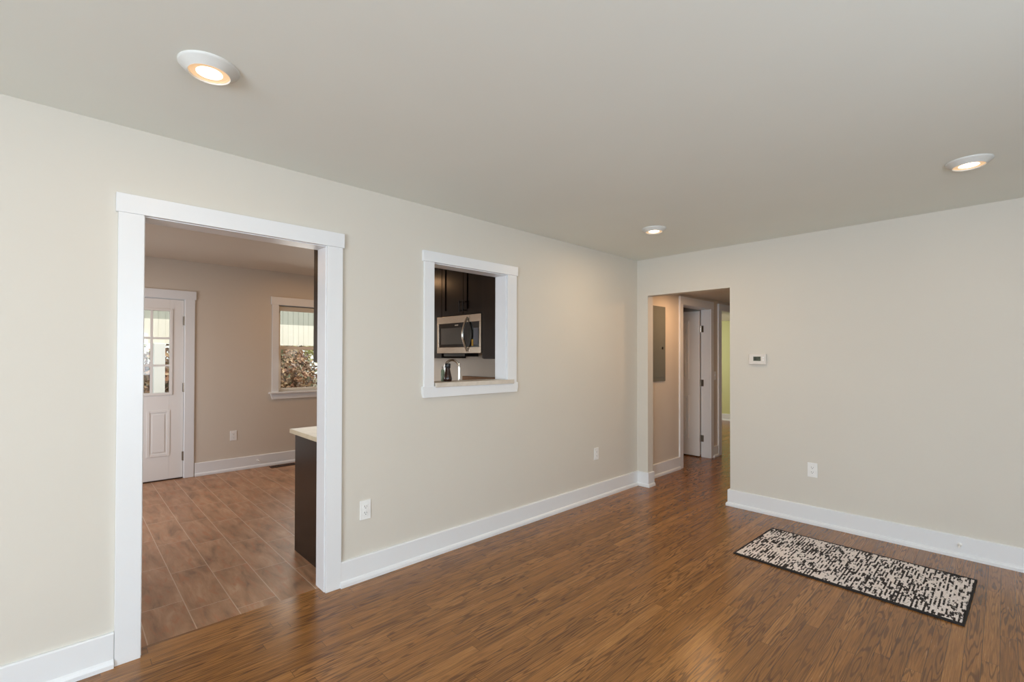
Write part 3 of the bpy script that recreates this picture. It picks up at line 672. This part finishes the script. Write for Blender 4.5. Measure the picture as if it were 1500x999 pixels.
ep = empty('electrical_panel', (-.03, .475, 1.104), 'flat grey electrical panel on the hallway wall', 'electrical panel')
obj('cover', B((-.03, -.020, .292, .657, 1.104, 1.985)), MT['panelgrey'], ep, .002)
pd = obj('door', B((-.020, -.0155, .315, .632, 1.150, 1.940)), MT['panelgrey'], ep, .0015)
bm = bmesh.new(); lathe(bm, [(.016, -.0155), (.016, -.011), (.006, -.009)], (0, .578, 1.494), 20, 'X'); obj('latch', bm, MT['black'], pd)

def door_stop(loc, rotz, label):
    r = empty('door_stop', (0, 0, 0), label, 'door stop')
    bm = bmesh.new(); lathe(bm, [(.013, 0), (.013, .004), (.006, .007)], (0, 0, 0), 20, 'X'); obj('flange', bm, MT['plate'], r)
    bm = bmesh.new(); tube(bm, [(.006+.05*k/60, .0045*math.cos(k*1.05), .0045*math.sin(k*1.05)) for k in range(61)], .0016, 6); obj('spring', bm, MT['plate'], r, 0, True)
    bm = bmesh.new(); lathe(bm, [(.006, .055), (.008, .058), (.008, .068), (.005, .071)], (0, 0, 0), 16, 'X'); obj('rubber_tip', bm, MT['plate'], r)
    r.location = loc; r.rotation_euler = (0, 0, rotz); return r
door_stop((2.55, -.018, .092), -PI/2, 'small white spring door stop on the baseboard behind the rug')
door_stop((XK+.018, -2.775, .09), 0, 'small white spring door stop on the kitchen baseboard below the window')
fv = empty('floor_register', (XK+.13, -2.5, 0), 'thin bronze floor register on the kitchen tile below the window', 'floor vent')
obj('frame', B((XK+.08, XK+.09, -2.66, -2.36, -.001, .006), (XK+.18, XK+.19, -2.66, -2.36, -.001, .006), (XK+.09, XK+.18, -2.66, -2.65, -.001, .006), (XK+.09, XK+.18, -2.37, -2.36, -.001, .006), (XK+.09, XK+.18, -2.65, -2.37, -.001, .0)), MT['vent'], fv)
obj('louvers', B(*[(XK+.09, XK+.18, -2.645+.02*k, -2.637+.02*k, 0, .005) for k in range(14)]), MT['vent'], fv)

# ------------------------------------------------------------------ rug
RC = [(1.463, -.366), (2.648, -.405), (2.622, -1.156), (1.439, -1.096)]
def rp(u, v):
    a = Vector(RC[0]).lerp(Vector(RC[1]), u); b = Vector(RC[3]).lerp(Vector(RC[2]), u); return a.lerp(b, v)
rug = empty('rug', (2.04, -.75, 0), 'small black and cream woven rug on the oak floor', 'rug')
bm = bmesh.new(); NX, NY = 226, 60; rnd = random.Random(3); grid = []
for i in range(NX+1):
    rowv = []; wob = rnd.uniform(-.003, .003)
    for j in range(NY+1):
        p = rp(.008+.984*i/NX, .012+.976*j/NY)
        z = .0075+.0022*(i % 2)+rnd.uniform(-.0012, .0018)
        e = min(i, NX-i, j, NY-j)
        if e == 0: z = .002
        rowv.append(bm.verts.new((p.x, p.y+(wob if e > 0 else 0)*.5, z)))
    grid.append(rowv)
for i in range(NX):
    for j in range(NY): bm.faces.new((grid[i][j], grid[i+1][j], grid[i+1][j+1], grid[i][j+1]))
o = obj('woven_body', bm, MT['rug'], rug)
for p in o.data.polygons: p.use_smooth = True
bm = bmesh.new(); loop = []
for (ua, va), (ub, vb) in (((0, 0), (1, 0)), ((1, 0), (1, 1)), ((1, 1), (0, 1)), ((0, 1), (0, 0))):
    for k in range(50):
        t = k/50; u, v = ua+(ub-ua)*t, va+(vb-va)*t; w = rnd.uniform(-.0012, .0012)
        q = rp(u, v); q2 = rp(min(max(u, .0085), .9915), min(max(v, .02), .98))
        loop.append((q+Vector((w, w)), q2+Vector((w, w))))
n = len(loop); vo = []
for q, q2 in loop: vo.append((bm.verts.new((q.x, q.y, .0005)), bm.verts.new((q.x, q.y, .008)), bm.verts.new((q2.x, q2.y, .0105)), bm.verts.new((q2.x, q2.y, .0005))))
for k in range(n):
    a, b = vo[k], vo[(k+1) % n]
    for m_ in range(4): bm.faces.new((a[m_], b[m_], b[(m_+1) % 4], a[(m_+1) % 4]))
obj('binding', bm, MT['bind'], rug)

# ------------------------------------------------------------------ outside: porch, shrubs, trees
GZ = -.55
struct('ground', B((-40, XK-.14, -26, 22, GZ-.1, GZ)), MT['ground'], 'dry autumn yard outside the kitchen', 'ground')
PX = -6.2
pr = empty('porch', (PX, -2, GZ), 'white porch frame with ribbed siding outside the kitchen window', 'porch')
bm = B((PX-.02, PX+.02, -7.5, 3.5, 1.58, 1.955))
for k in range(120): y_ = -7.45+.09*k; box(bm, PX+.02, PX+.026, y_, y_+.012, 1.58, 1.955)
obj('fascia', bm, MT['porchcream'], pr)
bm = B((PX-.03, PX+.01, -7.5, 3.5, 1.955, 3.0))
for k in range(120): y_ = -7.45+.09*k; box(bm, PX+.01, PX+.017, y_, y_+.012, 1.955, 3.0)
obj('gable_siding', bm, MT['porchshade'], pr)
for y_ in (-6.4, -3.48, -.56, 2.36):
    obj('post', B((PX-.07, PX+.07, y_-.07, y_+.07, GZ, 1.58), (PX-.09, PX+.09, y_-.09, y_+.09, GZ, GZ+.15)), MT['post'], pr, .006)
def shrub(name, loc, rx, ry, rz, n, mat, label, cat, group, size=.06, trunk=0.0, seed=1):
    rnd = random.Random(seed); r = empty(name, loc, label, cat, group); ox, oy, oz = loc
    bm = bmesh.new()
    cz = oz+trunk+rz
    for k in range(n):
        while True:
            v = Vector((rnd.uniform(-1, 1), rnd.uniform(-1, 1), rnd.uniform(-1, 1)))
            if .15 < v.length < 1: break
        v *= (.75+.25*rnd.random()); lump = 1+.18*math.sin(5*v.x+seed)*math.cos(4*v.z+seed)
        c = Vector((ox+v.x*rx*lump, oy+v.y*ry*lump, max(oz+.02, cz+v.z*rz*lump)))
        s = size*rnd.uniform(.6, 1.5); d = Vector((rnd.gauss(0, 1), rnd.gauss(0, 1), rnd.gauss(0, 1))).normalized(); e = d.orthogonal().normalized(); f = d.cross(e)
        a = rnd.uniform(0, 2*PI); e, f = e*math.cos(a)+f*math.sin(a), f*math.cos(a)-e*math.sin(a)
        bm.faces.new([bm.verts.new(c+e*s), bm.verts.new(c+f*s*.5+d*s*.12), bm.verts.new(c-e*s), bm.verts.new(c-f*s*.5+d*s*.12)])
    obj('foliage', bm, mat, r)
    bm = bmesh.new()
    for k in range(7 if trunk < .3 else 6):
        a = rnd.uniform(0, 2*PI); q = Vector((ox+math.cos(a)*rx*.7, oy+math.sin(a)*ry*.7, cz+rz*rnd.uniform(-.1, .7))); m_ = Vector((ox, oy, oz+trunk))+Vector((math.cos(a), math.sin(a), 0))*.1
        pts = [(ox+.03*math.cos(a), oy+.03*math.sin(a), oz-.02), tuple(m_), tuple(m_.lerp(q, .5)+Vector((0, 0, .1))), tuple(q)]
        w = .035 if trunk > .3 else .018
        tube(bm, pts, [w, w*.8, w*.5, w*.2], 6)
    obj('branches', bm, MT['bark'], r); return r
for k, (x_, y_) in enumerate(((-9.1, -6.3), (-9.1, -4.5), (-9.1, -2.7), (-9.1, -.9), (-9.1, .9), (-9.1, 2.7), (-11.0, -5.4), (-11.0, -3.6), (-11.0, -1.8), (-11.0, 0), (-11.0, 1.8))):
    lb = ['rust brown shrub left of the white porch post behind the door panes', 'rust brown shrub just right of the white porch post', 'rust brown shrub hidden between the door and window views',
          'rust and orange shrub at the left of the lower window sash', 'rust and olive shrub in the middle of the lower window sash', 'rust shrub at the right of the lower window sash',
          'taller rust shrub in the second row left of the porch post', 'taller rust shrub in the second row right of the porch post', 'taller rust shrub in the second row behind the left of the lower window sash',
          'taller rust shrub in the second row behind the middle of the lower window sash', 'taller rust shrub in the second row behind the right of the lower window sash'][k]
    shrub('shrub', (x_, y_, GZ), .75, .80, 1.12 if k < 6 else 1.25, 4200, MT['rust'], lb, 'shrub', 'rust brown shrubs beyond the porch', .06, 0, 10+k)
for k, (x_, y_) in enumerate(((-7.6, -5.9), (-7.5, -4.5), (-7.6, -.9), (-7.5, .6))):
    lb = ['low dark shrub left of the white porch post', 'low dark shrub right of the white porch post', 'low dark shrub at the bottom left of the kitchen window', 'low dark shrub at the bottom right of the kitchen window'][k]
    shrub('low_shrub', (x_, y_, GZ), .5, .7, .42, 1200, MT['dkleaf'], lb, 'shrub', 'low dark shrubs in front of the porch', .05, 0, 40+k)
for k, (x_, y_, rr) in enumerate(((-16, -10.5, 2.6), (-17, -5.2, 2.8), (-16.5, .8, 2.7), (-17, 6.4, 2.8))):
    lb = ['pale yellow tree at the far left behind the door panes', 'pale yellow tree behind the right door panes', 'pale yellow tree behind the kitchen window', 'pale yellow tree at the right of the window view'][k]
    shrub('tree', (x_, y_, GZ), rr, rr, 2.0, 3000, MT['yleaf'], lb, 'tree', 'pale yellow trees at the back of the yard', .14, .8, 60+k)
